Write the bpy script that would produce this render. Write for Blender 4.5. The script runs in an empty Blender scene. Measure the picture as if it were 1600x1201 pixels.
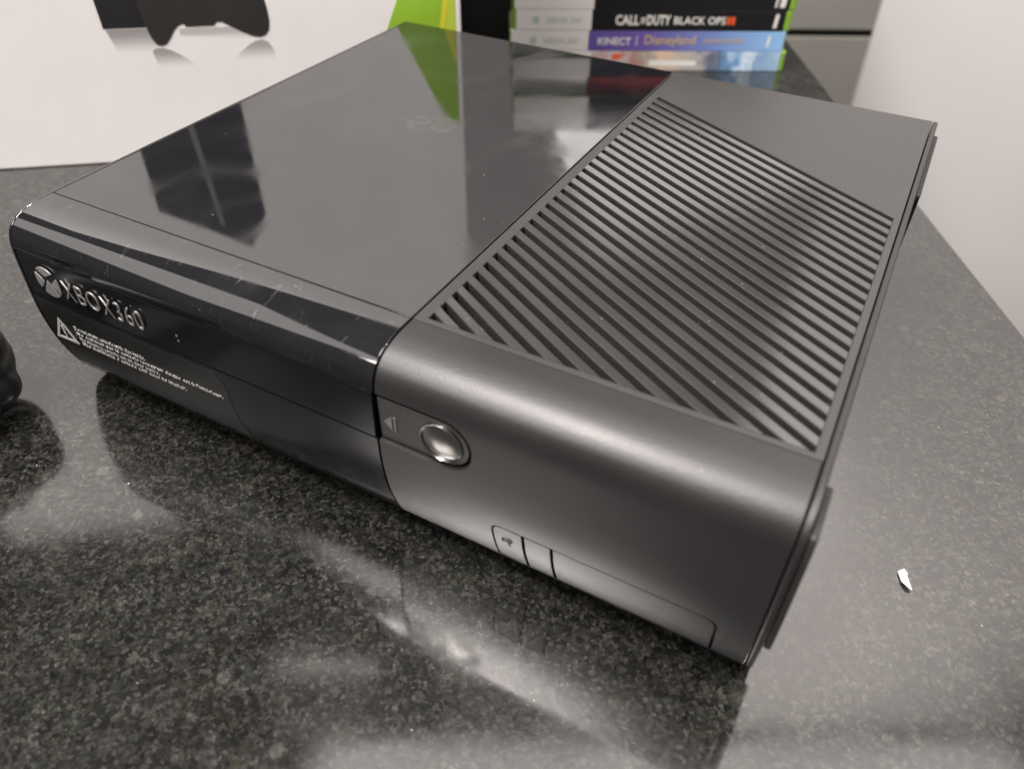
import bpy, bmesh, math, random
from mathutils import Vector, Matrix
R = math.radians
random.seed(7)
S = 0.001                                   # everything below is laid out in millimetres
sc = bpy.context.scene
C = sc.collection

# ------------------------------------------------------------------ camera
cam = bpy.data.cameras.new('camera'); camo = bpy.data.objects.new('camera', cam); C.objects.link(camo)
CAM = Vector((259.73, -120.26, 206.23))
yaw, pitch, roll = R(-27.88), R(41.69), R(0.71)
fw = Vector((math.sin(yaw)*math.cos(pitch), math.cos(yaw)*math.cos(pitch), -math.sin(pitch)))
rt = fw.cross(Vector((0, 0, 1))).normalized(); up = rt.cross(fw)
rt2 = rt*math.cos(roll) + up*math.sin(roll); up2 = -rt*math.sin(roll) + up*math.cos(roll)
m3 = Matrix((rt2, up2, -fw)).transposed()
camo.matrix_world = Matrix.Translation(CAM*S) @ m3.to_4x4()
cam.sensor_fit = 'HORIZONTAL'; cam.sensor_width = 36.0; cam.lens = 1203.17/1600*36
cam.clip_start = 0.005; cam.clip_end = 50
cam.dof.use_dof = True; cam.dof.focus_distance = 0.275; cam.dof.aperture_fstop = 9.5
sc.camera = camo

# ------------------------------------------------------------------ world, lamps, exposure
w = bpy.data.worlds.new('World'); sc.world = w; w.use_nodes = True
bg = w.node_tree.nodes['Background']; bg.inputs[0].default_value = (1.0, 0.95, 0.92, 1); bg.inputs[1].default_value = 0.08

def area(name, loc, target, power, sx, sy=None, col=(1, 0.935, 0.895), shape='RECTANGLE', spread=180):
    l = bpy.data.lights.new(name, 'AREA'); l.energy = power; l.color = col; l.shape = shape
    l.size = sx; l.spread = R(spread)
    if sy: l.size_y = sy
    o = bpy.data.objects.new(name, l); C.objects.link(o); o.location = Vector(loc)*S
    o.rotation_euler = (Vector(target)-Vector(loc)).to_track_quat('-Z', 'Y').to_euler()
    return o
kx = Vector((0.8803, 0.4744)); ky = Vector((-0.4744, 0.8803))          # kitchen axes: along the back run, and away from the viewer
def K(a, b): q = Vector((CAM.x, CAM.y)) + kx*a + ky*b; return (q.x, q.y)
KA = math.atan2(kx.y, kx.x)
cl_ = area('ceiling_lamp', (*K(350, 215), 1500), (0, 0, 0), 10.0, 1.52, 1.05); cl_.rotation_euler = (0, 0, KA)
area('downlight', (-190, -280, 1480), (60, 60, 0), 38.0, 0.50, shape='DISK')
area('downlight', (900, 300, 1450), (300, 300, 0), 15.0, 0.12, shape='DISK')
area('unseen_light', (-420, -1000, 1300), (0, 200, 50), 15.0, 0.6, 0.5)  # added fill behind the camera, brightens the upright carton and panel
area('unseen_light', (-1400, -760, 1350), (-100, -200, 0), 3.4, 1.1, 1.1)  # stands in for unseen brightness at front left, mirrored in the glossy lip
def tube(p0, p1, power, width=0.035):                                      # tube lamps whose images streak the granite
    q = (Vector(p0)+Vector(p1))/2; o = area('tube_lamp', (q.x, q.y, 1480), (0, 0, 0), power, (Vector(p1)-Vector(p0)).length*S, width)
    d = Vector(p1)-Vector(p0); o.rotation_euler = (0, 0, math.atan2(d.y, d.x))
wq = area('window_light', (*K(300, 1110), 450), (*K(300, 0), 450), 0.6, 0.42, 0.22)   # bright opening whose image lies on the back slats
wq.rotation_euler = (Matrix.Rotation(R(20), 3, Vector((ky.x, ky.y, 0))) @ wq.rotation_euler.to_matrix()).to_euler()
tube(K(-265, 1037), K(40, 860), 0.05); tube(K(-536, 902), K(-297, 895), 0.045)
sc.view_settings.view_transform = 'Standard'; sc.view_settings.look = 'None'
sc.view_settings.exposure = 0.08; sc.view_settings.gamma = 1.0

# ------------------------------------------------------------------ materials
def new_mat(name):
    m = bpy.data.materials.new(name); m.use_nodes = True
    return m, m.node_tree.nodes, m.node_tree.links, m.node_tree.nodes['Principled BSDF']
def plain(name, col, rough=0.5, metal=0.0, spec=0.5, noise=0.0, nscale=300, bump=0.0, bscale=3000):
    m, N, L, P = new_mat(name)
    P.inputs['Base Color'].default_value = (*col, 1); P.inputs['Roughness'].default_value = rough
    P.inputs['Metallic'].default_value = metal; P.inputs['Specular IOR Level'].default_value = spec
    tc = N.new('ShaderNodeTexCoord')
    if noise:
        n = N.new('ShaderNodeTexNoise'); n.inputs['Scale'].default_value = nscale; n.inputs['Detail'].default_value = 5
        L.new(tc.outputs['Object'], n.inputs['Vector'])
        r = N.new('ShaderNodeMapRange'); r.inputs[1].default_value = 0.3; r.inputs[2].default_value = 0.7
        r.inputs[3].default_value = 1-noise; r.inputs[4].default_value = 1+noise
        L.new(n.outputs[0], r.inputs[0])
        mx = N.new('ShaderNodeMix'); mx.data_type = 'RGBA'; mx.blend_type = 'MULTIPLY'; mx.inputs[0].default_value = 1
        mx.inputs[6].default_value = (*col, 1); L.new(r.outputs[0], mx.inputs[7]); L.new(mx.outputs[2], P.inputs['Base Color'])
    if bump:
        n = N.new('ShaderNodeTexNoise'); n.inputs['Scale'].default_value = bscale; n.inputs['Detail'].default_value = 3
        L.new(tc.outputs['Object'], n.inputs['Vector'])
        b = N.new('ShaderNodeBump'); b.inputs['Strength'].default_value = bump; b.inputs['Distance'].default_value = 0.0001
        L.new(n.outputs[0], b.inputs['Height']); L.new(b.outputs[0], P.inputs['Normal'])
    return m
def ramp(N, L, src, stops, interp='LINEAR'):
    r = N.new('ShaderNodeValToRGB'); e = r.color_ramp.elements; r.color_ramp.interpolation = interp
    while len(e) < len(stops): e.new(0.5)
    for el, (p, c) in zip(e, stops):
        el.position = p; el.color = (*c, 1) if len(c) == 3 else c
    L.new(src, r.inputs[0]); return r
def mathn(N, L, op, a, b=None, clamp=False):
    n = N.new('ShaderNodeMath'); n.operation = op; n.use_clamp = clamp
    for i, v in enumerate((a, b)):
        if v is None: continue
        if isinstance(v, (int, float)): n.inputs[i].default_value = v
        else: L.new(v, n.inputs[i])
    return n.outputs[0]
def mixc(N, L, fac, a, b, bt='MIX'):
    n = N.new('ShaderNodeMix'); n.data_type = 'RGBA'; n.blend_type = bt
    for i, v in ((0, fac), (6, a), (7, b)):
        if isinstance(v, (int, float)): n.inputs[i].default_value = v
        elif isinstance(v, tuple): n.inputs[i].default_value = (*v, 1)
        else: L.new(v, n.inputs[i])
    return n.outputs[2]

def mat_gloss():
    m, N, L, P = new_mat('glossy_black_plastic')
    tc = N.new('ShaderNodeTexCoord')
    # hairline scratches: thin level lines of a stretched noise, in patches
    def hair(scale, width, rot, seed):
        mp = N.new('ShaderNodeMapping'); mp.inputs['Rotation'].default_value = (0, 0, rot); mp.inputs['Scale'].default_value = (1, 0.07, 0.3)
        mp.inputs['Location'].default_value = (seed, seed*2, 0)
        L.new(tc.outputs['Object'], mp.inputs[0])
        n = N.new('ShaderNodeTexNoise'); n.inputs['Scale'].default_value = scale; n.inputs['Detail'].default_value = 0.5
        L.new(mp.outputs[0], n.inputs['Vector'])
        d = mathn(N, L, 'ABSOLUTE', mathn(N, L, 'SUBTRACT', n.outputs[0], 0.5))
        p = N.new('ShaderNodeTexNoise'); p.inputs['Scale'].default_value = 170; p.inputs['Detail'].default_value = 2; p.noise_dimensions = '4D'; p.inputs['W'].default_value = seed
        L.new(tc.outputs['Object'], p.inputs['Vector'])
        return mathn(N, L, 'MULTIPLY', mathn(N, L, 'LESS_THAN', d, width), mathn(N, L, 'GREATER_THAN', p.outputs[0], 0.60))
    patch = N.new('ShaderNodeTexNoise'); patch.inputs['Scale'].default_value = 110; patch.inputs['Detail'].default_value = 3
    L.new(tc.outputs['Object'], patch.inputs['Vector'])
    pm = mathn(N, L, 'GREATER_THAN', patch.outputs[0], 0.47)
    # handled front edge carries most of the wear
    sp = N.new('ShaderNodeSeparateXYZ'); L.new(tc.outputs['Object'], sp.inputs[0])
    edge = N.new('ShaderNodeMapRange'); edge.inputs[1].default_value = 0.020; edge.inputs[2].default_value = 0.027
    edge.inputs[3].default_value = 1.0; edge.inputs[4].default_value = 0.10; L.new(sp.outputs[1], edge.inputs[0])
    h = mathn(N, L, 'ADD', mathn(N, L, 'ADD', hair(330, 0.007, 0.7, 1.3), hair(380, 0.006, -0.9, 5.1)), hair(300, 0.006, 0.15, 9.7), clamp=True)
    h = mathn(N, L, 'MULTIPLY', mathn(N, L, 'MULTIPLY', h, pm), edge.outputs[0])
    # dust specks
    v = N.new('ShaderNodeTexVoronoi'); v.inputs['Scale'].default_value = 260; L.new(tc.outputs['Object'], v.inputs['Vector'])
    sc_ = N.new('ShaderNodeSeparateColor'); L.new(v.outputs['Color'], sc_.inputs[0])
    dsp = mathn(N, L, 'MULTIPLY', mathn(N, L, 'LESS_THAN', v.outputs['Distance'], 0.055), mathn(N, L, 'GREATER_THAN', sc_.outputs[0], 0.93))
    allm = mathn(N, L, 'ADD', mathn(N, L, 'MULTIPLY', h, 0.13), mathn(N, L, 'MULTIPLY', dsp, 0.7), clamp=True)
    # smears
    n1 = N.new('ShaderNodeTexNoise'); n1.inputs['Scale'].default_value = 22; n1.inputs['Detail'].default_value = 6; n1.inputs['Distortion'].default_value = 1.2
    L.new(tc.outputs['Object'], n1.inputs['Vector'])
    sm = N.new('ShaderNodeMapRange'); sm.inputs[1].default_value = 0.48; sm.inputs[2].default_value = 0.74; L.new(n1.outputs[0], sm.inputs[0])
    # a greasy smudge near the back and a sprinkle of dust nearer the vents
    def spot(x, y, rx, ry):
        dx = mathn(N, L, 'DIVIDE', mathn(N, L, 'SUBTRACT', sp.outputs[0], x), rx); dy = mathn(N, L, 'DIVIDE', mathn(N, L, 'SUBTRACT', sp.outputs[1], y), ry)
        d2 = mathn(N, L, 'ADD', mathn(N, L, 'MULTIPLY', dx, dx), mathn(N, L, 'MULTIPLY', dy, dy)); return mathn(N, L, 'SUBTRACT', 1.0, d2, clamp=True)
    ns = N.new('ShaderNodeTexNoise'); ns.inputs['Scale'].default_value = 140; ns.inputs['Detail'].default_value = 3; ns.inputs['Distortion'].default_value = 1.5; L.new(tc.outputs['Object'], ns.inputs['Vector'])
    smudge = mathn(N, L, 'MULTIPLY', spot(0.084, 0.136, 0.013, 0.010), mathn(N, L, 'GREATER_THAN', ns.outputs[0], 0.46), clamp=True)
    vd = N.new('ShaderNodeTexVoronoi'); vd.inputs['Scale'].default_value = 420; L.new(tc.outputs['Object'], vd.inputs['Vector'])
    sd = N.new('ShaderNodeSeparateColor'); L.new(vd.outputs['Color'], sd.inputs[0])
    dd = mathn(N, L, 'MULTIPLY', mathn(N, L, 'LESS_THAN', vd.outputs['Distance'], 0.16), mathn(N, L, 'GREATER_THAN', sd.outputs[0], 0.8))
    allm = mathn(N, L, 'ADD', allm, mathn(N, L, 'MULTIPLY', mathn(N, L, 'MULTIPLY', dd, spot(0.142, 0.078, 0.010, 0.022)), 0.35), clamp=True)
    base = mixc(N, L, mathn(N, L, 'ADD', mathn(N, L, 'MULTIPLY', sm.outputs[0], 0.4), mathn(N, L, 'MULTIPLY', smudge, 3.0), clamp=True), (0.006, 0.0062, 0.008), (0.022, 0.022, 0.023))
    base = mixc(N, L, allm, base, (0.42, 0.40, 0.38))
    L.new(base, P.inputs['Base Color'])
    rr = N.new('ShaderNodeMapRange'); rr.inputs[3].default_value = 0.04; rr.inputs[4].default_value = 0.18; L.new(sm.outputs[0], rr.inputs[0])
    L.new(mathn(N, L, 'ADD', mathn(N, L, 'ADD', rr.outputs[0], mathn(N, L, 'MULTIPLY', allm, 0.4)), mathn(N, L, 'MULTIPLY', smudge, 0.25)), P.inputs['Roughness'])
    P.inputs['IOR'].default_value = 2.5
    # very slight moulding waviness
    n2 = N.new('ShaderNodeTexNoise'); n2.inputs['Scale'].default_value = 18; n2.inputs['Detail'].default_value = 1; L.new(tc.outputs['Object'], n2.inputs['Vector'])
    b = N.new('ShaderNodeBump'); b.inputs['Strength'].default_value = 0.12; b.inputs['Distance'].default_value = 0.0006
    L.new(n2.outputs[0], b.inputs['Height']); L.new(b.outputs[0], P.inputs['Normal'])
    return m
def mat_matte(name='matte_black_plastic', col=(0.016, 0.0153, 0.0153), rough=0.41, dust=0.95, grain=0.75, ior=1.55):
    m, N, L, P = new_mat(name)
    tc = N.new('ShaderNodeTexCoord')
    n = N.new('ShaderNodeTexNoise'); n.inputs['Scale'].default_value = 1900; n.inputs['Detail'].default_value = 2; L.new(tc.outputs['Object'], n.inputs['Vector'])
    b = N.new('ShaderNodeBump'); b.inputs['Strength'].default_value = grain; b.inputs['Distance'].default_value = 0.0001
    L.new(n.outputs[0], b.inputs['Height']); L.new(b.outputs[0], P.inputs['Normal'])
    n1 = N.new('ShaderNodeTexNoise'); n1.inputs['Scale'].default_value = 30; n1.inputs['Detail'].default_value = 7; L.new(tc.outputs['Object'], n1.inputs['Vector'])
    rr = N.new('ShaderNodeMapRange'); rr.inputs[1].default_value = 0.3; rr.inputs[2].default_value = 0.7
    rr.inputs[3].default_value = rough-0.02; rr.inputs[4].default_value = rough+0.03; L.new(n1.outputs[0], rr.inputs[0]); L.new(rr.outputs[0], P.inputs['Roughness'])
    v = N.new('ShaderNodeTexVoronoi'); v.inputs['Scale'].default_value = 330; L.new(tc.outputs['Object'], v.inputs['Vector'])
    sc_ = N.new('ShaderNodeSeparateColor'); L.new(v.outputs['Color'], sc_.inputs[0])
    d = mathn(N, L, 'MULTIPLY', mathn(N, L, 'LESS_THAN', v.outputs['Distance'], 0.08), mathn(N, L, 'GREATER_THAN', sc_.outputs[0], dust))
    base = mixc(N, L, n1.outputs[0], tuple(c*0.8 for c in col), tuple(c*1.25 for c in col))
    base = mixc(N, L, mathn(N, L, 'MULTIPLY', d, 0.5), base, (0.35, 0.33, 0.31)); L.new(base, P.inputs['Base Color'])
    P.inputs['IOR'].default_value = ior; P.inputs['Specular IOR Level'].default_value = 0.6
    return m
def mat_granite():
    m, N, L, P = new_mat('polished_granite')
    tc = N.new('ShaderNodeTexCoord')
    wn = N.new('ShaderNodeTexNoise'); wn.inputs['Scale'].default_value = 900; wn.inputs['Detail'].default_value = 2; L.new(tc.outputs['Object'], wn.inputs['Vector'])
    off = N.new('ShaderNodeVectorMath'); off.operation = 'SCALE'; off.inputs[3].default_value = 0.0016; L.new(wn.outputs['Color'], off.inputs[0])
    add = N.new('ShaderNodeVectorMath'); add.operation = 'ADD'; L.new(tc.outputs['Object'], add.inputs[0]); L.new(off.outputs[0], add.inputs[1])
    def vor(scale):
        v = N.new('ShaderNodeTexVoronoi'); v.inputs['Scale'].default_value = scale; L.new(add.outputs[0], v.inputs['Vector'])
        s = N.new('ShaderNodeSeparateColor'); L.new(v.outputs['Color'], s.inputs[0]); return v, s
    v1, s1 = vor(960); v2, s2 = vor(420); v3, s3 = vor(150)
    base = ramp(N, L, s1.outputs[0], [(0, (0.006, 0.006, 0.006)), (0.40, (0.012, 0.012, 0.0115)), (0.66, (0.036, 0.036, 0.033)), (0.86, (0.070, 0.0685, 0.064)), (1.0, (0.125, 0.122, 0.114))])
    mid = ramp(N, L, s2.outputs[0], [(0, (0.008, 0.009, 0.008)), (0.5, (0.024, 0.025, 0.022)), (0.8, (0.055, 0.055, 0.048)), (1, (0.10, 0.095, 0.082))])
    c = mixc(N, L, 0.35, base.outputs[0], mid.outputs[0])
    # tints: green and brown grains
    tint = ramp(N, L, s2.outputs[1], [(0, (1.0, 1.0, 1.0)), (0.7, (1, 1, 1)), (0.82, (0.90, 1.02, 0.93)), (1, (1.10, 1.0, 0.88))])
    c = mixc(N, L, 1.0, c, tint.outputs[0], 'MULTIPLY')
    # cloudy lightness
    n = N.new('ShaderNodeTexNoise'); n.inputs['Scale'].default_value = 60; n.inputs['Detail'].default_value = 5; L.new(tc.outputs['Object'], n.inputs['Vector'])
    cl = N.new('ShaderNodeMapRange'); cl.inputs[1].default_value = 0.3; cl.inputs[2].default_value = 0.7; cl.inputs[3].default_value = 0.72; cl.inputs[4].default_value = 1.3
    L.new(n.outputs[0], cl.inputs[0]); c = mixc(N, L, 1.0, c, cl.outputs[0], 'MULTIPLY'); c = mixc(N, L, 1.0, c, (0.46, 0.457, 0.447), 'MULTIPLY')
    hf = N.new('ShaderNodeTexNoise'); hf.inputs['Scale'].default_value = 1700; hf.inputs['Detail'].default_value = 4; L.new(tc.outputs['Object'], hf.inputs['Vector'])
    hr = N.new('ShaderNodeMapRange'); hr.inputs[1].default_value = 0.3; hr.inputs[2].default_value = 0.7; hr.inputs[3].default_value = 0.35; hr.inputs[4].default_value = 1.7
    L.new(hf.outputs[0], hr.inputs[0]); c = mixc(N, L, 1.0, c, hr.outputs[0], 'MULTIPLY')
    # pale feldspar patches
    f = mathn(N, L, 'MULTIPLY', mathn(N, L, 'GREATER_THAN', s3.outputs[0], 0.965), mathn(N, L, 'LESS_THAN', v3.outputs['Distance'], 0.33))
    c = mixc(N, L, mathn(N, L, 'MULTIPLY', f, 0.16), c, (0.20, 0.195, 0.17))
    g = mathn(N, L, 'MULTIPLY', mathn(N, L, 'GREATER_THAN', s2.outputs[2], 0.982), mathn(N, L, 'LESS_THAN', v2.outputs['Distance'], 0.26))
    c = mixc(N, L, mathn(N, L, 'MULTIPLY', g, 0.9), c, (0.50, 0.48, 0.43))
    L.new(c, P.inputs['Base Color'])
    n3 = N.new('ShaderNodeTexNoise'); n3.inputs['Scale'].default_value = 45; n3.inputs['Detail'].default_value = 6; L.new(tc.outputs['Object'], n3.inputs['Vector'])
    rr = N.new('ShaderNodeMapRange'); rr.inputs[1].default_value = 0.35; rr.inputs[2].default_value = 0.75; rr.inputs[3].default_value = 0.075; rr.inputs[4].default_value = 0.15
    L.new(n3.outputs[0], rr.inputs[0]); L.new(rr.outputs[0], P.inputs['Roughness'])
    P.inputs['IOR'].default_value = 2.15
    b = N.new('ShaderNodeBump'); b.inputs['Strength'].default_value = 0.06; b.inputs['Distance'].default_value = 0.0003
    L.new(s1.outputs[0], b.inputs['Height']); L.new(b.outputs[0], P.inputs['Normal'])
    return m
def mat_button():
    m, N, L, P = new_mat('spun_metal')
    P.inputs['Base Color'].default_value = (0.42, 0.41, 0.395, 1); P.inputs['Metallic'].default_value = 1
    P.inputs['Roughness'].default_value = 0.22; P.inputs['Anisotropic'].default_value = 0.3
    t = N.new('ShaderNodeTangent'); t.direction_type = 'RADIAL'; t.axis = 'Y'; L.new(t.outputs[0], P.inputs['Tangent'])
    return m
def mat_inner():
    m, N, L, P = new_mat('dusty_black_mesh')
    tc = N.new('ShaderNodeTexCoord')
    v = N.new('ShaderNodeTexVoronoi'); v.inputs['Scale'].default_value = 900; L.new(tc.outputs['Object'], v.inputs['Vector'])
    n = N.new('ShaderNodeTexNoise'); n.inputs['Scale'].default_value = 35; n.inputs['Detail'].default_value = 5; L.new(tc.outputs['Object'], n.inputs['Vector'])
    d = mathn(N, L, 'MULTIPLY', mathn(N, L, 'GREATER_THAN', n.outputs[0], 0.47), mathn(N, L, 'GREATER_THAN', v.outputs['Distance'], 0.5))
    L.new(mixc(N, L, d, (0.013, 0.0125, 0.012), (0.075, 0.068, 0.06)), P.inputs['Base Color']); P.inputs['Roughness'].default_value = 0.5
    return m
M = dict(
    gloss=mat_gloss(), matte=mat_matte(), grille=mat_matte('matte_grille_plastic', (0.034, 0.033, 0.032), 0.40),
    slat=mat_matte('satin_slat_plastic', (0.036, 0.035, 0.034), 0.14, 0.84, 0.12, 1.75),
    film=plain('warning_film', (0.012, 0.013, 0.013), 0.32, noise=0.2), core=mat_inner(),
    face=plain('dark_front_plastic', (0.007, 0.0075, 0.009), 0.16, spec=0.4, noise=0.3, nscale=40),
    rubber=plain('grey_rubber', (0.024, 0.0235, 0.023), 0.5, noise=0.2),
    silver=plain('brushed_silver', (0.36, 0.355, 0.345), 0.36, 0.5, noise=0.15, nscale=600), button=mat_button(),
    ink_white=plain('white_ink', (0.40, 0.40, 0.38), 0.5), symbol=plain('grey_ink', (0.16, 0.155, 0.15), 0.4),
    ink_black=plain('black_ink', (0.01, 0.01, 0.01), 0.4),
    granite=mat_granite(),
    card=plain('white_card', (0.80, 0.775, 0.765), 0.38, noise=0.02, nscale=30, bump=0.05, bscale=900),
    paper=plain('white_paper', (0.85, 0.83, 0.79), 0.6),
    drawer=plain('grey_beige_laminate', (0.36, 0.345, 0.325), 0.45, noise=0.06, nscale=12),
    white=plain('white_laminate', (0.80, 0.775, 0.765), 0.4, noise=0.02, nscale=6),
    dark=plain('black_board', (0.008, 0.008, 0.008), 0.45, noise=0.2, nscale=80),
    wallpaint=plain('pale_wall_paint', (0.15, 0.145, 0.14), 0.7, noise=0.04, nscale=15, bump=0.2, bscale=400),
    green=plain('green_case_plastic', (0.24, 0.42, 0.045), 0.25),
    sleeve_white=plain('white_sleeve', (0.72, 0.70, 0.67), 0.3), sleeve_black=plain('black_sleeve', (0.012, 0.012, 0.013), 0.28),
    orange=plain('orange_ink', (0.75, 0.10, 0.03), 0.4), gold=plain('gold_ink', (0.50, 0.36, 0.16), 0.4), pale_green=plain('pale_green_ink', (0.45, 0.52, 0.44), 0.4),
    pad=plain('controller_plastic', (0.012, 0.012, 0.012), 0.35, noise=0.2),
)

# ------------------------------------------------------------------ mesh helpers
def link(name, me, mat, parent=None):
    o = bpy.data.objects.new(name, me); C.objects.link(o)
    if mat and not me.materials: me.materials.append(mat)
    if parent: o.parent = parent
    return o
def finish(me, smooth=True, angle=35):
    if smooth:
        for p in me.polygons: p.use_smooth = True
        me.set_sharp_from_angle(angle=R(angle))
def from_bm(name, bm, mat, parent=None, smooth=True, angle=35, mm=True):
    bmesh.ops.recalc_face_normals(bm, faces=bm.faces)
    me = bpy.data.meshes.new(name); bm.to_mesh(me); bm.free()
    if mm: me.transform(Matrix.Scale(S, 4))
    finish(me, smooth, angle); return link(name, me, mat, parent)
def bev(o, width=0.25, seg=2, angle=40):
    b = o.modifiers.new('bevel', 'BEVEL'); b.width = width*S; b.segments = seg; b.limit_method = 'ANGLE'; b.angle_limit = R(angle)
    b.harden_normals = True; return o
def bm_prism(bm, poly, a, b, axis):
    """extrude a 2-D polygon along an axis (0 x: poly=(y,z); 1 y: (x,z); 2 z: (x,y)) from a to b"""
    def P(p, h): return {0: (h, p[0], p[1]), 1: (p[0], h, p[1]), 2: (p[0], p[1], h)}[axis]
    va = [bm.verts.new(P(p, a)) for p in poly]; vb = [bm.verts.new(P(p, b)) for p in poly]
    n = len(poly); bm.faces.new(va); bm.faces.new(vb[::-1])
    for i in range(n): bm.faces.new((va[i], va[(i+1) % n], vb[(i+1) % n], vb[i]))
def prism(name, poly, a, b, axis, mat, parent=None, bevel=0.25, smooth=True, angle=35):
    bm = bmesh.new(); bm_prism(bm, poly, a, b, axis); o = from_bm(name, bm, mat, parent, smooth, angle)
    if bevel: bev(o, bevel)
    return o
def box(name, lo, hi, mat, parent=None, bevel=0.3):
    return prism(name, [(lo[0], lo[1]), (hi[0], lo[1]), (hi[0], hi[1]), (lo[0], hi[1])], lo[2], hi[2], 2, mat, parent, bevel)
def rrect(x0, x1, y0, y1, r, n=8):
    pts = []
    rs = r if isinstance(r, (tuple, list)) else (r,)*4          # bl, br, tr, tl
    for (cx, cy, a0, rr) in ((x0, y0, 180, rs[0]), (x1, y0, 270, rs[1]), (x1, y1, 0, rs[2]), (x0, y1, 90, rs[3])):
        if rr <= 0: pts.append((cx, cy)); continue
        ox = cx + (rr if cx == x0 else -rr); oy = cy + (rr if cy == y0 else -rr)
        for i in range(n+1):
            a = R(a0 + 90*i/n); pts.append((ox+rr*math.cos(a), oy+rr*math.sin(a)))
    return pts
def boolean(o, cutter, op='DIFFERENCE'):
    md = o.modifiers.new('b', 'BOOLEAN'); md.object = cutter; md.operation = op; md.solver = 'EXACT'
    bpy.context.view_layer.update()
    dg = bpy.context.evaluated_depsgraph_get()
    me = bpy.data.meshes.new_from_object(o.evaluated_get(dg)); o.modifiers.clear()
    old = o.data; o.data = me; bpy.data.meshes.remove(old)
    finish(me)
def drop(o):
    me = o.data; bpy.data.objects.remove(o)
    if me.users == 0: bpy.data.meshes.remove(me)
def lathe(name, prof, mat, parent, centre, axis='Y', n=48, angle=30):
    """prof: (radius, height) pairs; height runs towards -Y (axis Y) or +Z (axis Z)"""
    bm = bmesh.new(); rings = []
    for r, h in prof:
        ring = []
        for i in range(n if r > 1e-6 else 1):
            a = 2*math.pi*i/n; x, y = r*math.cos(a), r*math.sin(a)
            q = (centre[0]+x, centre[1]-h, centre[2]+y) if axis == 'Y' else (centre[0]+x, centre[1]+y, centre[2]+h)
            ring.append(bm.verts.new(q))
        rings.append(ring)
    for A, B in zip(rings, rings[1:]):
        if len(A) == 1 and len(B) == 1: continue
        for i in range(n):
            j = (i+1) % n
            if len(A) == 1: bm.faces.new((A[0], B[i], B[j]))
            elif len(B) == 1: bm.faces.new((A[i], A[j], B[0]))
            else: bm.faces.new((A[i], A[j], B[j], B[i]))
    return from_bm(name, bm, mat, parent, angle=angle)
def text_mesh(name, body, mat, parent, size, extrude=0.0, bold=0.0, fit=None, spacing=1.0, bevel=0.0, shear=0.0, res=4):
    """text laid in local x/y in mm; fit=(width,height) stretches its bounding box to that size with origin at lower left"""
    cu = bpy.data.curves.new(name, 'FONT'); cu.body = body; cu.size = 10.0; cu.extrude = extrude; cu.offset = bold; cu.space_character = spacing
    cu.bevel_depth = bevel; cu.bevel_resolution = 1; cu.shear = shear; cu.resolution_u = res
    tmp = bpy.data.objects.new(name, cu); C.objects.link(tmp); bpy.context.view_layer.update()
    me = bpy.data.meshes.new_from_object(tmp.evaluated_get(bpy.context.evaluated_depsgraph_get()))
    bpy.data.objects.remove(tmp); bpy.data.curves.remove(cu)
    xs = [v.co.x for v in me.vertices]; ys = [v.co.y for v in me.vertices]
    me.transform(Matrix.Translation((-min(xs), -min(ys), 0)))
    wd, ht = max(xs)-min(xs), max(ys)-min(ys)
    if fit: sx = fit[0]/wd if fit[0] else fit[1]/ht; sy = fit[1]/ht if fit[1] else sx
    else: sx = sy = size/10
    me.transform(Matrix.Diagonal((sx, sy, 1, 1)))
    me.name = name; me.materials.clear()
    return me, sx*wd, sy*ht
def thing(name, label, cat, loc=(0, 0, 0), rz=0.0, group=None):
    o = bpy.data.objects.new(name, None); C.objects.link(o); o.empty_display_size = 0.02
    o.location = Vector(loc)*S; o.rotation_euler = (0, 0, rz); o['label'] = label; o['category'] = cat
    if group: o['group'] = group
    return o
def tag(o, label, cat, group=None):
    o['label'] = label; o['category'] = cat
    if group: o['group'] = group
    return o
def clip(poly, n, d):
    """keep the side n.p <= d of a convex polygon"""
    out = []
    for i, a in enumerate(poly):
        b = poly[(i+1) % len(poly)]; fa = n[0]*a[0]+n[1]*a[1]-d; fb = n[0]*b[0]+n[1]*b[1]-d
        if fa <= 0: out.append(a)
        if fa*fb < 0:
            t = fa/(fa-fb); out.append((a[0]+t*(b[0]-a[0]), a[1]+t*(b[1]-a[1])))
    return out

# ------------------------------------------------------------------ setting: granite worktop, wall
eu = Vector((0.4744, -0.8803))                       # direction of the worktop edge, coming towards the viewer
e0 = Vector((156.5, 548.4))
inw = Vector((-0.8803, -0.4744))
def E(a, b): q = e0 + eu*a + inw*b; return (q.x, q.y)
wt = prism('countertop', [E(-125, 0), E(-125, 1100), E(1500, 1100), E(1500, 0)], -30, 0, 2, M['granite'], None, 2.0)
wt['kind'] = 'structure'
# pale wall some way behind, seen only in the reflections
bm = bmesh.new(); bm_prism(bm, [(-1100, -700), (900, -700), (900, 440), (90, 440), (90, 1000), (-1100, 1000)], 1130, 1160, 1)
wl = from_bm('wall', bm, M['wallpaint'], None, False); wl.location = Vector((CAM.x, CAM.y, 0))*S; wl.rotation_euler = (0, 0, math.atan2(kx.y, kx.x))
wl['kind'] = 'structure'

# drawer unit behind the worktop: carcass, two fronts with a dark shadow gap
du = thing('drawer_unit', 'grey beige drawer unit with dark gap between fronts behind worktop edge', 'drawers', (*K(250, 1010), -700), math.atan2(kx.y, kx.x))
def dub(name, lo, hi, mat, bevel=1.0): return box(name, lo, hi, mat, du, bevel)
dub('carcass', (-330, 20, 0), (330, 110, 760), M['dark'])
dub('drawer_front', (-330, 0, 601), (330, 19, 775), M['drawer'], 1.5)
dub('drawer_front', (-330, 0, 300), (330, 19, 592), M['drawer'], 1.5)
dub('drawer_front', (-330, 0, 5), (330, 19, 291), M['drawer'], 1.5)

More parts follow.
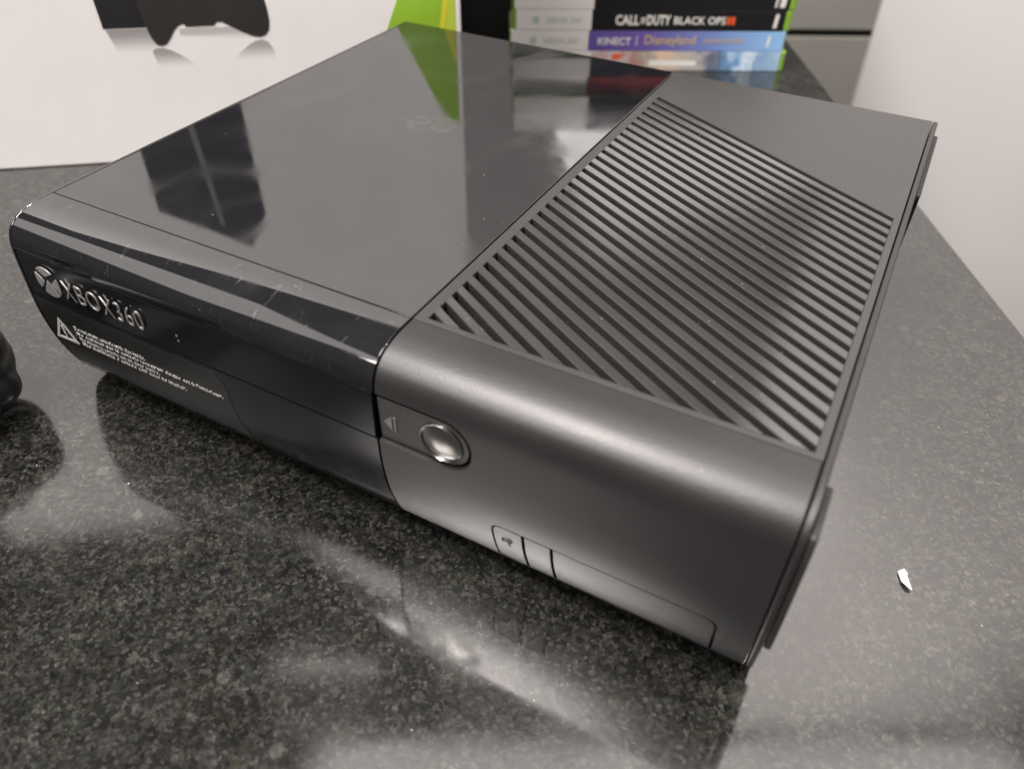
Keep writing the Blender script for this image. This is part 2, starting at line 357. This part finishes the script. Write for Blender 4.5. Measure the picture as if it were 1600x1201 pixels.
# tall white panel at the right, past the end of the worktop edge
wp = thing('white_partition', 'tall plain white panel right of the grey beige drawers', 'panel', (*K(345, 765), -700), math.atan2(kx.y, kx.x))
box('panel_board', (0, 0, 0), (900, 8, 2196), M['white'], wp, 2.0)
box('plinth', (8, 2, -60), (892, 7, -0.5), M['white'], wp, 1.0)

# ------------------------------------------------------------------ the console
con = thing('game_console', 'black game console lying flat, half glossy and half matte with slanted vents', 'game console', (0, 0, 0))
XS, XR, XE, D = 152.6, 267.0, 269.0, 242.3
ctrl = [(30, 75), (21, 75), (16, 74.95), (12.3, 74.55), (8.4, 73.6), (5.4, 72.2), (3.3, 70.5), (1.8, 68.3), (0.9, 65.8), (0.35, 62.8), (0.05, 59), (-0.3, 52), (-0.6, 44), (-0.5, 36), (0.2, 28.5), (1.4, 21.3), (3.4, 13.8), (6.0, 7.0), (8.2, 4.6), (12, 3.4), (18, 3.2)]
def catmull(P, n=6):
    out = []
    for i in range(len(P)-1):
        p0 = P[max(i-1, 0)]; p1 = P[i]; p2 = P[i+1]; p3 = P[min(i+2, len(P)-1)]
        for k in range(n):
            t = k/n
            out.append(tuple(0.5*((2*p1[j]) + (-p0[j]+p2[j])*t + (2*p0[j]-5*p1[j]+4*p2[j]-p3[j])*t*t + (-p0[j]+3*p1[j]-3*p2[j]+p3[j])*t**3) for j in (0, 1)))
    out.append(P[-1]); return out
PROF = catmull(ctrl)
def seg(start, end):
    """part of the front outline; start/end are ('y',v) on the flat top or ('z',v) on the front"""
    def idx(c):
        k, v = c
        if k == 'y':
            for i, (a, b) in enumerate(zip(PROF, PROF[1:])):
                if b[0] <= v <= a[0]: t = (a[0]-v)/(a[0]-b[0]+1e-9); return i+t
        for i, (a, b) in enumerate(zip(PROF, PROF[1:])):
            if b[1] <= v < a[1]: t = (a[1]-v)/(a[1]-b[1]+1e-9); return i+t
        return len(PROF)-1
    def at(f):
        i = min(int(f), len(PROF)-2); t = f-i; a, b = PROF[i], PROF[i+1]; return (a[0]+(b[0]-a[0])*t, a[1]+(b[1]-a[1])*t)
    f0, f1 = idx(start), idx(end)
    raw = [at(f0)] + [PROF[i] for i in range(int(f0)+1, int(math.ceil(f1)))] + [at(f1)]
    out = [raw[0]]
    for p in raw[1:]:
        if math.dist(p, out[-1]) > 0.05: out.append(p)
    return out
def offset(pts, d):
    out = []
    for i, p in enumerate(pts):
        a = pts[max(i-1, 0)]; b = pts[min(i+1, len(pts)-1)]
        t = Vector((b[0]-a[0], b[1]-a[1])).normalized(); out.append((p[0]-t.y*d, p[1]+t.x*d))
    return out
def shell(pts, th): return pts + offset(pts, th)[::-1]
def sliced(name, start, end, x0, x1, mat, parent, proud=0.0, th=2.2, ch=0.25, step=1.5):
    """front piece built in thin slices along x so that cut-outs leave its shading clean; ends chamfered"""
    s = seg(start, end)
    if proud: s = offset(s, -proud)
    full, small = shell(s, th), shell(offset(s, ch), th-ch)
    n = max(4, int((x1-x0)/step)); xs = [(x0, small), (x0+ch, full)] + [(x0+ch+(x1-x0-2*ch)*i/n, full) for i in range(1, n)] + [(x1-ch, full), (x1, small)]
    bm = bmesh.new(); rings = [[bm.verts.new((x, p[0], p[1])) for p in poly] for x, poly in xs]
    m = len(full)
    for A, B in zip(rings, rings[1:]):
        for i in range(m): bm.faces.new((A[i], A[(i+1) % m], B[(i+1) % m], B[i]))
    bm.faces.new(rings[0]); bm.faces.new(rings[-1][::-1])
    return from_bm(name, bm, mat, parent)
def front_piece(name, start, end, x0, x1, mat, parent, proud=0.0, th=2.2, bevel=0.25):
    s = seg(start, end)
    if proud: s = offset(s, -proud)
    return prism(name, shell(s, th), x0, x1, 0, mat, parent, bevel)
ZB = ('z', 3.25)
# --- glossy left half
tp = box('glossy_top_panel', (1.3, 21.35, 70), (XS-0.35, D, 75), M['gloss'], con, 0.3)
front_piece('glossy_front_lip', ('y', 20.95), ('z', 63.2), 1.3, XS-0.35, M['gloss'], con)
tray = front_piece('disc_tray_door', ('z', 62.6), ('z', 45.75), 1.3, XS-0.8, M['face'], con, -0.25)
front_piece('lower_front_panel', ('z', 45.35), ZB, 1.3, XS-0.35, M['face'], con, -0.1)
outline = seg(('y', 25), ZB) + [(D-8, 3.2), (D-3, 6), (D, 12), (D, 75)]
prism('side_cover', outline, -0.2, 1.0, 0, M['gloss'], con, 0.25)
# --- inner body showing in gaps and under the slots
inner = offset(seg(('y', 25), ZB), 2.6) + [(D-8, 6), (D-3, 10), (D-3, 69.6)]
inner = [(max(y, 2.2), min(z, 69.6)) for y, z in inner]
prism('inner_body', inner, 1.6, 266.5, 0, M['core'], con, 0)
# --- matte right half
fc = sliced('matte_front_cover', ('y', 20.95), ZB, XS+0.35, XR-0.35, M['matte'], con, 0, 2.4, 0.28)
stad = [(150, 45.25), (175.4, 45.25)] + [(175.4+8.85*math.cos(R(a)), 54.1+8.85*math.sin(R(a))) for a in range(-80, 81, 10)] + [(175.4, 62.95), (150, 62.95)]
c1 = prism('cut', stad, -6, 2.18, 1, M['matte'], None, 0); boolean(fc, c1); drop(c1)
frect = rrect(189.5, 257.2, 8, 29.0, (0.1, 0.1, 3.2, 3.2))
c2 = prism('cut', frect, -6, 7.5, 1, M['matte'], None, 0); boolean(fc, c2); drop(c2)
# grille with slats
gx0, gx1, gy0 = 156.6, 264.3, 23.4
T30 = math.tan(R(30)); pitch_y, slot_y = 6.13, 2.75
NS = 31
ys0 = 23.75
def yb(x, y0): return y0-(x-gx0)*T30
ytop = ys0 + (NS-1)*pitch_y + slot_y
hole = [(gx0, gy0), (gx1, gy0), (gx1, yb(gx1, ytop)), (gx0, ytop)]
outer = [(XS+0.35, 21.35), (XR-0.3, 21.35), (XR-0.3, D), (XS+0.35, D)]
bm = bmesh.new()
def ringverts(poly, z): return [bm.verts.new((x, y, z)) for x, y in poly]
oT, iT, oB, iB = ringverts(outer, 75), ringverts(hole, 75), ringverts(outer, 71), ringverts(hole, 71)
for i in range(4):
    j = (i+1) % 4
    bm.faces.new((oT[i], oT[j], iT[j], iT[i])); bm.faces.new((oB[j], oB[i], iB[i], iB[j]))
    bm.faces.new((oT[j], oT[i], oB[i], oB[j])); bm.faces.new((iT[i], iT[j], iB[j], iB[i]))
gr = from_bm('vent_grille', bm, M['grille'], con, True, 30); bev(gr, 0.3)
nrm = (math.sin(R(30)), math.cos(R(30)))
for k in range(NS-1):
    lo = ys0 + k*pitch_y + slot_y; hi = ys0 + (k+1)*pitch_y
    poly = [(gx0+0.02, gy0+0.02), (gx1-0.02, gy0+0.02), (gx1-0.02, 260), (gx0+0.02, 260)]
    dl = nrm[0]*gx0+nrm[1]*lo; dh = nrm[0]*gx0+nrm[1]*hi
    poly = clip(poly, (-nrm[0], -nrm[1]), -dl); poly = clip(poly, nrm, dh)
    bm = bmesh.new(); bm_prism(bm, poly, 71.2, 74.93, 2)
    long_e = [e for e in bm.edges if all(v.co.z > 74 for v in e.verts) and abs(abs((e.verts[0].co-e.verts[1].co).normalized().x)-math.cos(R(30))) < 0.01]
    bmesh.ops.bevel(bm, geom=long_e, offset=0.22, segments=1, affect='EDGES', profile=0.5)
    from_bm('slat', bm, M['slat'], gr, False)
# right end cover and the pads it stands on when upright
prism('end_cover', outline, XR, XE, 0, M['matte'], con, 0.5)
def pad_strip(y0, y1, z0, z1, front):
    pts = [p for p in seg(('y', 25), ZB) if z0 <= p[1] <= z1] if front else None
    if front: poly = [(p[0]+0.8, p[1]) for p in pts] + [(y1, z0), (y1, z1)]
    else: poly = rrect(y0, y1, z0, z1, 2.0)
    prism('rubber_foot', poly, XE+0.01, XE+1.9, 0, M['rubber'], con, 0.5)
pad_strip(0, 20, 24, 69.5, True); pad_strip(181, 241.5, 10, 70, False)
for (fx, fy) in ((22, 24), (247, 24), (22, 218), (247, 218)):
    lathe('base_pad', [(0, 0), (7, 0), (7.4, 0.4), (7.4, 3.3), (0, 3.3)], M['rubber'], con, (fx, fy, 0), 'Z', 24)
# power panel
pst = [(XS+0.5, 45.75), (175.3, 45.75)] + [(175.2+7.75*math.cos(R(a)), 53.5+7.75*math.sin(R(a))) for a in range(-80, 81, 10)] + [(175.2, 61.25), (XS+0.5, 61.25)]
pp = prism('power_panel', pst, 0.8, 2.1, 1, M['matte'], con, 0.4)
lathe('power_button', [(6.9, -0.4), (6.9, 0.35), (6.7, 0.55), (6.5, 0.5), (6.35, 0.2), (6.3, 0.0), (0, 1.9)], M['button'], pp, (174.0, 0.75, 53.4))
prism('eject_symbol', [(154.9, 53.0), (157.7, 50.2), (157.7, 55.8)], 0.55, 0.81, 1, M['symbol'], pp, 0.05)
prism('eject_symbol', [(158.3, 50.2), (159.0, 50.2), (159.0, 55.8), (158.3, 55.8)], 0.55, 0.81, 1, M['symbol'], pp, 0.05)
# doors over the front sockets
def door(name, x0, x1, rs):
    o = sliced(name, ('z', 28.5), ('z', 8.3), x0, x1, M['matte'], con, -0.03, 2.0, 0.12, 1.0)
    c = prism('cut', rrect(x0-0.01, x1+0.01, 5, 28.55, rs), -6, 12, 1, M['matte'], None, 0); boolean(o, c, 'INTERSECT'); drop(c)
    return o
d1 = door('socket_door', 190.1, 199.5, (0.1, 0.1, 0.1, 3.0)); door('socket_door', 200.35, 208.6, (0.1,)*4); door('socket_door', 209.45, 256.5, (0.1, 0.1, 3.0, 0.1))
# usb trident printed on the small door
def flat_poly(name, polys, y, mat, parent, th=0.06, bevel=0):
    bm = bmesh.new()
    for p in polys: bm_prism(bm, p, y, y-th, 1)
    return from_bm(name, bm, mat, parent, False)
usbp = [[(192.6, 22.1), (197.2, 22.1), (197.2, 22.5), (192.6, 22.5)], [(194.0, 22.5), (194.4, 22.5), (195.4, 24.0), (195.0, 24.0)], [(195.0, 23.7), (196.6, 23.7), (196.6, 24.4), (195.0, 24.4)],
        [(194.8, 22.1), (195.2, 22.1), (196.0, 20.7), (195.6, 20.7)], [(195.4, 20.4), (196.9, 20.4), (196.9, 21.0), (195.4, 21.0)], [(191.8, 21.7), (192.9, 21.7), (192.9, 22.9), (191.8, 22.9)]]
usbp = [[(194.5+(x-194.5)*0.62, 22.2+(z-22.2)*0.75) for x, z in p] for p in usbp]
flat_poly('usb_symbol', usbp, 1.05, M['ink_black'], d1, 0.25)
# emblem and lettering on the tray door
def circ(cx, cz, r, a0, a1, n=10): return [(cx+r*math.cos(R(a0+(a1-a0)*i/n)), cz+r*math.sin(R(a0+(a1-a0)*i/n))) for i in range(n+1)]
ex, ez, er = 14.8, 54.3, 6.0
emb = [circ(ex, ez, er, 152, 216) + [(ex-1.9, ez-0.3), (ex-2.6, ez+0.9)],                       # left
       circ(ex, ez, er, -36, 28) + [(ex+2.6, ez+0.9), (ex+1.9, ez-0.3)],                         # right
       circ(ex, ez, er, 232, 308) + [(ex+1.7, ez-1.4), (ex, ez+0.9), (ex-1.7, ez-1.4)],           # bottom
       circ(ex, ez, er, 48, 132) + [(ex-2.0, ez+3.3), (ex, ez+2.3), (ex+2.0, ez+3.3)]]            # top
emo = flat_poly('round_emblem', emb, -0.1, M['silver'], tray, 0.5); bev(emo, 0.12)
def stick(name, body, mat, parent, x, z, y, fit, extrude=0.05, bold=0.0, spacing=1.0, bevel=0.0, res=4):
    me, wd, ht = text_mesh(name, body, mat, parent, 1, extrude, bold, fit, spacing, bevel, res=res)
    me.transform(Matrix.Translation((x, y, z)) @ Matrix.Rotation(R(90), 4, 'X')); me.transform(Matrix.Scale(S, 4))
    return link(name, me, mat, parent)
stick('raised_lettering', 'XBOX360', M['silver'], tray, 22.6, 50.3, -0.5, (38.0, 7.6), 0.22, -0.17, 1.12, 0.03)
lathe('sensor_dot', [(0.45, 0), (0.45, 0.15), (0, 0.2)], M['symbol'], tray, (75.0, 0.0, 53.6), n=12)
lathe('sensor_dot', [(0.45, 0), (0.45, 0.15), (0, 0.2)], M['symbol'], tray, (75.1, 0.0, 51.6), n=12)
# warning film with triangle and four lines of small print
fl = front_piece('warning_film', ('z', 44.2), ('z', 12), 2.2, 91.6, M['film'], con, 0.0, 0.3, 0)
c = prism('cut', rrect(2.1, 91.7, 5, 44.25, (0.1, 0.1, 7, 0.1)), -6, 20, 1, M['film'], None, 0); boolean(fl, c, 'INTERSECT'); drop(c)
def tri(a, b, c_, s):
    g = ((a[0]+b[0]+c_[0])/3, (a[1]+b[1]+c_[1])/3)
    return [(g[0]+(p[0]-g[0])*s, g[1]+(p[1]-g[1])*s) for p in (a, b, c_)]
to, ti = tri((10.6, 38.2), (4.7, 27.4), (17.0, 27.9), 1.0), tri((10.6, 38.2), (4.7, 27.4), (17.0, 27.9), 0.68)
flat_poly('warning_triangle', [[to[i], to[(i+1) % 3], ti[(i+1) % 3], ti[i]] for i in range(3)] + [[(10.3, 30.4), (11.3, 30.4), (11.6, 34.4), (10.0, 34.4)], [(10.4, 29.0), (11.2, 29.0), (11.2, 29.8), (10.4, 29.8)]], -0.45, M['ink_white'], fl, 0.2)
for (t, z, x1) in (('Do not move console with disc inside.', 35.0, 53.6), ("Ne d\u00e9placez pas la console lorsqu'un disque est \u00e0 l'int\u00e9rieur.", 32.4, 88.6), ('No mueva la consola con un disco dentro.', 30.0, 58.2), ('N\u00e3o movimente o console com disco no interior.', 27.5, 69.8)):
    y = -0.45 if z > 33 else (-0.35 if z > 31 else (-0.05 if z > 29 else 0.15))
    stick('small_print', t, M['ink_white'], fl, 18.2, z, y-0.12, (x1-18.2, 1.75), 0.15, 0.06, 1.0, res=1)

# ------------------------------------------------------------------ white carton behind on the left
BA = R(37.6); bx0 = (-154.0, 137.0)
cb = thing('white_carton', 'large white printed carton standing behind the console on the left', 'box', (*bx0, 0), BA)
SL, SR, BH, BD = -175.0, 217.5, 325.0, 125.0
box('box_body', (SL, 0.0, 0.0), (SR, BD, BH), M['card'], cb, 1.2)
def print_(name, poly, mat, th): 
    bm = bmesh.new(); bm_prism(bm, poly, 0.001, -th, 1); return from_bm(name, bm, mat, cb, False)
def grad_mat(name, c0, c1, z0, z1):
    m, N, L, P = new_mat(name); tc = N.new('ShaderNodeTexCoord'); sp = N.new('ShaderNodeSeparateXYZ'); L.new(tc.outputs['Object'], sp.inputs[0])
    r = N.new('ShaderNodeMapRange'); r.inputs[1].default_value = z0*S; r.inputs[2].default_value = z1*S; r.interpolation_type = 'SMOOTHSTEP'; L.new(sp.outputs[2], r.inputs[0])
    P.inputs['Base Color'].default_value = (*c1, 1); P.inputs['Roughness'].default_value = 0.38
    L.new(r.outputs[0], P.inputs['Alpha']); return m
ink = plain('printed_dark_grey', (0.030, 0.028, 0.028), 0.38, noise=0.1, nscale=60)
ink2 = plain('printed_charcoal', (0.018, 0.018, 0.019), 0.38, noise=0.1, nscale=60)
print_('printed_console', [(28, 74), (66, 74), (89, 86), (89, 190), (76, 212), (26, 183)], ink2, 0.10)
print_('printed_stripe', [(56, 118), (59.5, 120), (63, 196), (60.5, 196)], plain('printed_light_grey', (0.22, 0.21, 0.21), 0.4), 0.16)
print_('printed_reflection', [(33, 58), (56, 58), (54, 64), (51, 73.6), (29, 73.6)], grad_mat('printed_fade_lower', (0.80, 0.775, 0.765), (0.33, 0.31, 0.31), 60, 78), 0.10)
# controller picture: outline as on the carton
cpts = [(48.5, 84), (49.5, 76), (50.8, 69), (52.6, 65.4), (55.0, 64.4), (57.8, 65.2), (60.6, 68.2), (63.6, 72.2), (66.5, 74.6), (69.2, 75.2), (70.0, 73.6), (84.5, 73.8), (86.2, 75.6), (89, 75.4), (93, 73.0), (98, 70.2), (103, 67.8), (107, 67.0), (110, 67.8), (112.5, 70.4), (113.6, 75), (113.4, 82), (112, 92), (108, 104), (101, 112), (92, 115), (81, 113), (72, 114), (62, 112), (54, 106), (50, 96)]
print_('printed_controller', cpts, ink, 0.22)
print_('printed_buttons', rrect(84, 90, 92, 98, 2.9, 4), plain('printed_mid_grey', (0.12, 0.115, 0.11), 0.4), 0.30)
rp = grad_mat('printed_fade', (0.80, 0.775, 0.765), (0.36, 0.34, 0.34), 52, 67)
print_('printed_reflection', [(49.5, 62.0), (51.5, 63.2), (55, 63.4), (59, 62.2), (63, 59.8), (67, 56.6), (71, 52.5), (70, 48), (56, 46), (52.5, 50), (50.5, 55)], rp, 0.12)
print_('printed_reflection', [(92, 56), (96, 60), (100.5, 63.2), (104.5, 65.2), (108, 65.6), (111, 64.2), (113, 60.5), (113.6, 54), (113, 48), (100, 48), (94, 51)], grad_mat('printed_fade_right', (0.80, 0.775, 0.765), (0.40, 0.38, 0.38), 54, 69), 0.12)
print_('printed_shade', [(66, 69.5), (110, 66), (112, 70), (92, 73), (66, 73)], grad_mat('printed_shade', (0.74, 0.715, 0.705), (0.55, 0.53, 0.52), 66, 74), 0.08)
print_('printed_green_field', [(170, 55), (214.5, 55), (214.5, 138), (205.5, 132), (196, 112), (184, 86), (176, 68)], plain('printed_green', (0.27, 0.48, 0.035), 0.38, noise=0.12, nscale=25), 0.10)
print_('printed_green_band', [(206, 55), (214.4, 55), (214.4, 96), (211, 84)], plain('printed_lime', (0.45, 0.56, 0.06), 0.38), 0.16)
print_('printed_yellow_streak', [(203, 55), (205.5, 55), (211, 84), (214.3, 97), (214.3, 104), (208, 84)], plain('printed_yellow', (0.62, 0.58, 0.04), 0.38), 0.14)

# ------------------------------------------------------------------ stack of game cases
GA = R(29.0); GR = Vector((163.8, 492.4)); gu = Vector((math.cos(GA), math.sin(GA)))
LEN, DEP, TH = 201.0, 135.0, 13.7
def blotch(name, cols, scale, sx=1.0):
    m, N, L, P = new_mat(name); tc = N.new('ShaderNodeTexCoord'); mp = N.new('ShaderNodeMapping'); mp.inputs['Scale'].default_value = (sx, 1, 1.4)
    L.new(tc.outputs['Object'], mp.inputs[0]); n = N.new('ShaderNodeTexNoise'); n.inputs['Scale'].default_value = scale; n.inputs['Detail'].default_value = 3
    L.new(mp.outputs[0], n.inputs['Vector']); r = ramp(N, L, n.outputs[0], [(0.25+0.5*i/(len(cols)-1), c) for i, c in enumerate(cols)])
    L.new(r.outputs[0], P.inputs['Base Color']); P.inputs['Roughness'].default_value = 0.3; return m
def xgrad(name, stops, jitter=0.0):
    m, N, L, P = new_mat(name); tc = N.new('ShaderNodeTexCoord'); sp = N.new('ShaderNodeSeparateXYZ'); L.new(tc.outputs['Object'], sp.inputs[0])
    r = N.new('ShaderNodeMapRange'); r.inputs[1].default_value = -LEN*S; r.inputs[2].default_value = 0; L.new(sp.outputs[0], r.inputs[0])
    fac = r.outputs[0]
    if jitter:
        n = N.new('ShaderNodeTexNoise'); n.inputs['Scale'].default_value = 130; n.inputs['Detail'].default_value = 2; L.new(tc.outputs['Object'], n.inputs['Vector'])
        fac = mathn(N, L, 'ADD', fac, mathn(N, L, 'MULTIPLY', mathn(N, L, 'SUBTRACT', n.outputs[0], 0.5), 0.3*jitter))
    rr = ramp(N, L, fac, stops); L.new(rr.outputs[0], P.inputs['Base Color']); P.inputs['Roughness'].default_value = 0.3; return m
purple = xgrad('purple_to_blue_sleeve', [(0, (0.10, 0.07, 0.26)), (0.5, (0.13, 0.09, 0.33)), (0.72, (0.16, 0.22, 0.50)), (1, (0.27, 0.50, 0.78))])
scenic = xgrad('scenic_sleeve', [(0.28, (0.55, 0.53, 0.50)), (0.33, (0.50, 0.30, 0.26)), (0.38, (0.50, 0.50, 0.52)), (0.44, (0.40, 0.18, 0.15)), (0.48, (0.36, 0.32, 0.28)), (0.54, (0.66, 0.50, 0.34)), (0.60, (0.46, 0.42, 0.38)), (0.67, (0.40, 0.38, 0.37)), (0.74, (0.10, 0.13, 0.20)), (0.80, (0.16, 0.32, 0.55)), (0.85, (0.62, 0.74, 0.84)), (0.90, (0.20, 0.33, 0.52)), (1.0, (0.40, 0.55, 0.70))], 0.5)
def case(i, label, sleeve, dx, sx1=0.0, band=True, rz=0.0, xl=0.8):
    q = GR + gu*dx
    t = thing('game_case', label, 'game case', (q.x, q.y, i*(TH+0.35)+0.2), GA+rz, 'stack of game cases behind the console')
    sh = prism('case_shell', rrect(-LEN, 0, 0, DEP, 3.0, 4), 0, TH, 2, M['green'], t, 0.8)
    x0 = -LEN+xl; x1 = -4.5+sx1; xb = -LEN+57
    if band: prism('white_band', [(-0.25, 0.15), (-0.25, TH-0.1), (0.6, TH+0.13), (DEP-6, TH+0.13), (DEP-6, TH-0.4), (1.0, TH-1.2), (1.0, 0.15)], x0, xb, 0, M['sleeve_white'], t, 0.1)
    prism('spine_sleeve', [(-0.25, 0.15), (-0.25, TH-0.1), (0.6, TH+0.13), (DEP-6, TH+0.13), (DEP-6, TH-0.4), (1.0, TH-1.2), (1.0, 0.15)], (xb+0.05) if band else x0, x1, 0, sleeve, t, 0.1)
    return t
def spine_text(t, body, mat, x, z, fit, bold=0.0, name='title_lettering'): return stick(name, body, mat, t, x, z, -0.32, fit, 0.1, bold, 1.0, res=2)
def band_marks(t):
    o = lathe('band_emblem', [(2.7, 0), (2.7, 0.1), (0, 0.1)], M['pale_green'], t, (-LEN+17, -0.26, 7.0), n=20)
    spine_text(t, 'XBOX 360', M['pale_green'], -LEN+24, 5.2, (26, 4.0), 0.02, 'band_lettering')
g0 = case(0, 'bottom game case of the stack, spine printed with a blue and red picture', scenic, -2.5)
prism('pale_print', rrect(-LEN+100, -LEN+135, 3.4, 7.2, 1.2, 3), -0.26, -0.36, 1, M['sleeve_white'], g0, 0)
prism('red_print', rrect(-LEN+72, -LEN+79, 8.0, 12.0, 1.0, 3), -0.26, -0.36, 1, M['orange'], g0, 0)
g1 = case(1, 'purple to blue game case, second from the bottom of the stack', purple, -5.5, 3.0)
band_marks(g1); spine_text(g1, 'KINECT', M['sleeve_white'], -LEN+64, 4.2, (24, 5.0), 0.12); prism('divider', [(-LEN+92, 3.5), (-LEN+92.5, 3.5), (-LEN+92.5, 10.5), (-LEN+92, 10.5)], -0.26, -0.36, 1, M['sleeve_white'], g1, 0)
spine_text(g1, 'Disneyland', M['gold'], -LEN+98, 2.6, (37, 8.4), 0.12); spine_text(g1, 'ADVENTURES', M['gold'], -LEN+140, 5.6, (30, 3.0), 0.04)
prism('rating_mark', [(-14, 3.2), (-12.2, 3.2), (-11.4, 10.8), (-13.2, 10.8)], -0.26, -0.36, 1, M['sleeve_white'], g1, 0)
g2 = case(2, 'black game case with white title and orange numeral on its spine', M['sleeve_black'], -4.0, -1.0, xl=3.2)
band_marks(g2); spine_text(g2, 'CALL', M['sleeve_white'], -LEN+74, 3.8, (17, 6.8), 0.25); spine_text(g2, 'OF', M['sleeve_white'], -LEN+92, 4.6, (3.4, 4.4), 0.25); spine_text(g2, 'DUTY', M['sleeve_white'], -LEN+96.5, 3.8, (17, 6.8), 0.25)
spine_text(g2, 'BLACK OPS', M['sleeve_white'], -LEN+116, 4.4, (37, 5.2), 0.12); spine_text(g2, 'II', M['orange'], -LEN+154, 4.4, (5.4, 5.2), 0.35)
prism('rating_mark', [(-13.4, 2.2), (-10.9, 2.2), (-10.1, 11.6), (-12.6, 11.6)], -0.26, -0.36, 1, M['sleeve_white'], g2, 0)
g3 = case(3, 'black game case just above the one with the orange numeral', M['sleeve_black'], -3.0, -1.0)
prism('rating_mark', [(-16, 2.0), (-14.6, 2.0), (-14.0, 9.0), (-15.4, 9.0)], -0.26, -0.36, 1, M['sleeve_white'], g3, 0)
prism('rating_mark', [(-12.6, 2.0), (-8.8, 2.0), (-8.2, 9.0), (-12.0, 9.0)], -0.26, -0.36, 1, M['sleeve_white'], g3, 0)
upper = [M['sleeve_black'], blotch('dark_sleeve', [(0.02, 0.02, 0.025), (0.05, 0.045, 0.05), (0.03, 0.02, 0.02)], 40), M['sleeve_black'], blotch('red_sleeve', [(0.02, 0.02, 0.02), (0.30, 0.03, 0.02), (0.03, 0.02, 0.02)], 30)]
for i in range(4, 14):
    case(i, 'dark game case high in the stack, seen mirrored in the glossy top', upper[i % 4], random.uniform(-5, -1), -1.0, True, random.uniform(-0.02, 0.02))

# unidentified black block, put in to fill the gap between carton and cases
bo = thing('black_block', 'unidentified black object in the gap between white carton and game stack', 'box', (*K(-150, 640), 0), R(24))
box('box_body', (0, 0, 0), (190, 70, 92), M['dark'], bo, 1.5)
prism('block_top', [(-1, 92.4), (191, 92.4), (191, 100), (95, 112), (-1, 118)], -1, 71, 1, M['dark'], bo, 1.0)

# ------------------------------------------------------------------ controller at the left border
def remeshed(name, balls, mat, parent, vox=2.0):
    bm = bmesh.new()
    for (x, y, z, rx, ry, rz) in balls:
        bmesh.ops.create_uvsphere(bm, u_segments=20, v_segments=12, radius=1.0, matrix=Matrix.Translation((x, y, z)) @ Matrix.Diagonal((rx, ry, rz, 1)))
    o = from_bm(name, bm, mat, parent)
    r = o.modifiers.new('r', 'REMESH'); r.mode = 'VOXEL'; r.voxel_size = vox*S; r.use_smooth_shade = True
    s = o.modifiers.new('s', 'SMOOTH'); s.factor = 0.6; s.iterations = 8
    return o
pad = thing('game_controller', 'black game controller cut off by the left border, beside the carton', 'controller', (-67.5, -42, 0), R(-4))
# lies face up: x along its width, -y towards the player, z up
balls = []
for i in range(13):
    t = i/12; x = -46+92*t; balls.append((x, 8, 29, 20, 24, 13))
for s_ in (-1, 1):
    for i in range(12):                   # grips sweep out and towards the player
        t = i/11; balls.append((s_*(46+13*math.sin(t*1.8)), 8-52*t, 27-9*t*t, 17-2*t, 18-2*t, 15-1.5*t))
    balls.append((s_*44, 29, 20, 13, 9, 14)); balls.append((s_*50, 22, 28, 14, 14, 13)); balls.append((s_*54, 24, 11, 9, 9, 8))
remeshed('pad_body', balls, M['pad'], pad, 1.6)
def knob(name, x, y, z, r, h):
    o = lathe(name, [(r*0.55, 0), (r*0.55, h*0.55), (r*0.8, h*0.6), (r, h*0.78), (r*0.96, h*0.95), (r*0.7, h), (0, h*0.93)], M['pad'], pad, (0, 0, 0), 'Z', 28)
    o.location = Vector((x, y, z))*S; return o
knob('thumb_stick', -44, 10, 38, 9, 14); knob('thumb_stick', 20, -10, 37, 9, 14)
for (x, y) in ((44, 2), (52, 10), (36, 10), (44, 18)): knob('face_button', x, y, 38, 4.2, 6)
knob('direction_disc', -20, -10, 38, 9, 6)

# ------------------------------------------------------------------ paper scrap on the granite
bm = bmesh.new()
def gpt(px, py):
    d = m3 @ Vector(((px-800)/1203.17, -(py-600.5)/1203.17, -1.0)); t = -CAM.z/d.z; return CAM + d*t
outl = [(1402, 894), (1410, 892), (1416, 898), (1415.5, 904), (1418, 911), (1424, 924), (1416, 921), (1407, 910)]
pts = [gpt(*q) for q in outl]; cx = sum((p for p in pts), Vector())/len(pts)
top = []
bot = []
for i, p in enumerate(pts):
    h = 0.5 + 0.9*abs(math.sin(i*1.3))
    top.append(bm.verts.new((p.x, p.y, h+0.12))); bot.append(bm.verts.new((p.x, p.y, h)))
ct, cb_ = bm.verts.new((cx.x, cx.y, 0.55)), bm.verts.new((cx.x, cx.y, 0.43))
for i in range(len(pts)):
    j = (i+1) % len(pts)
    bm.faces.new((top[i], top[j], ct)); bm.faces.new((bot[j], bot[i], cb_)); bm.faces.new((top[j], top[i], bot[i], bot[j]))
tag(from_bm('paper_scrap', bm, M['paper'], None, False), 'tiny torn scrap of white paper lying on the granite', 'paper')
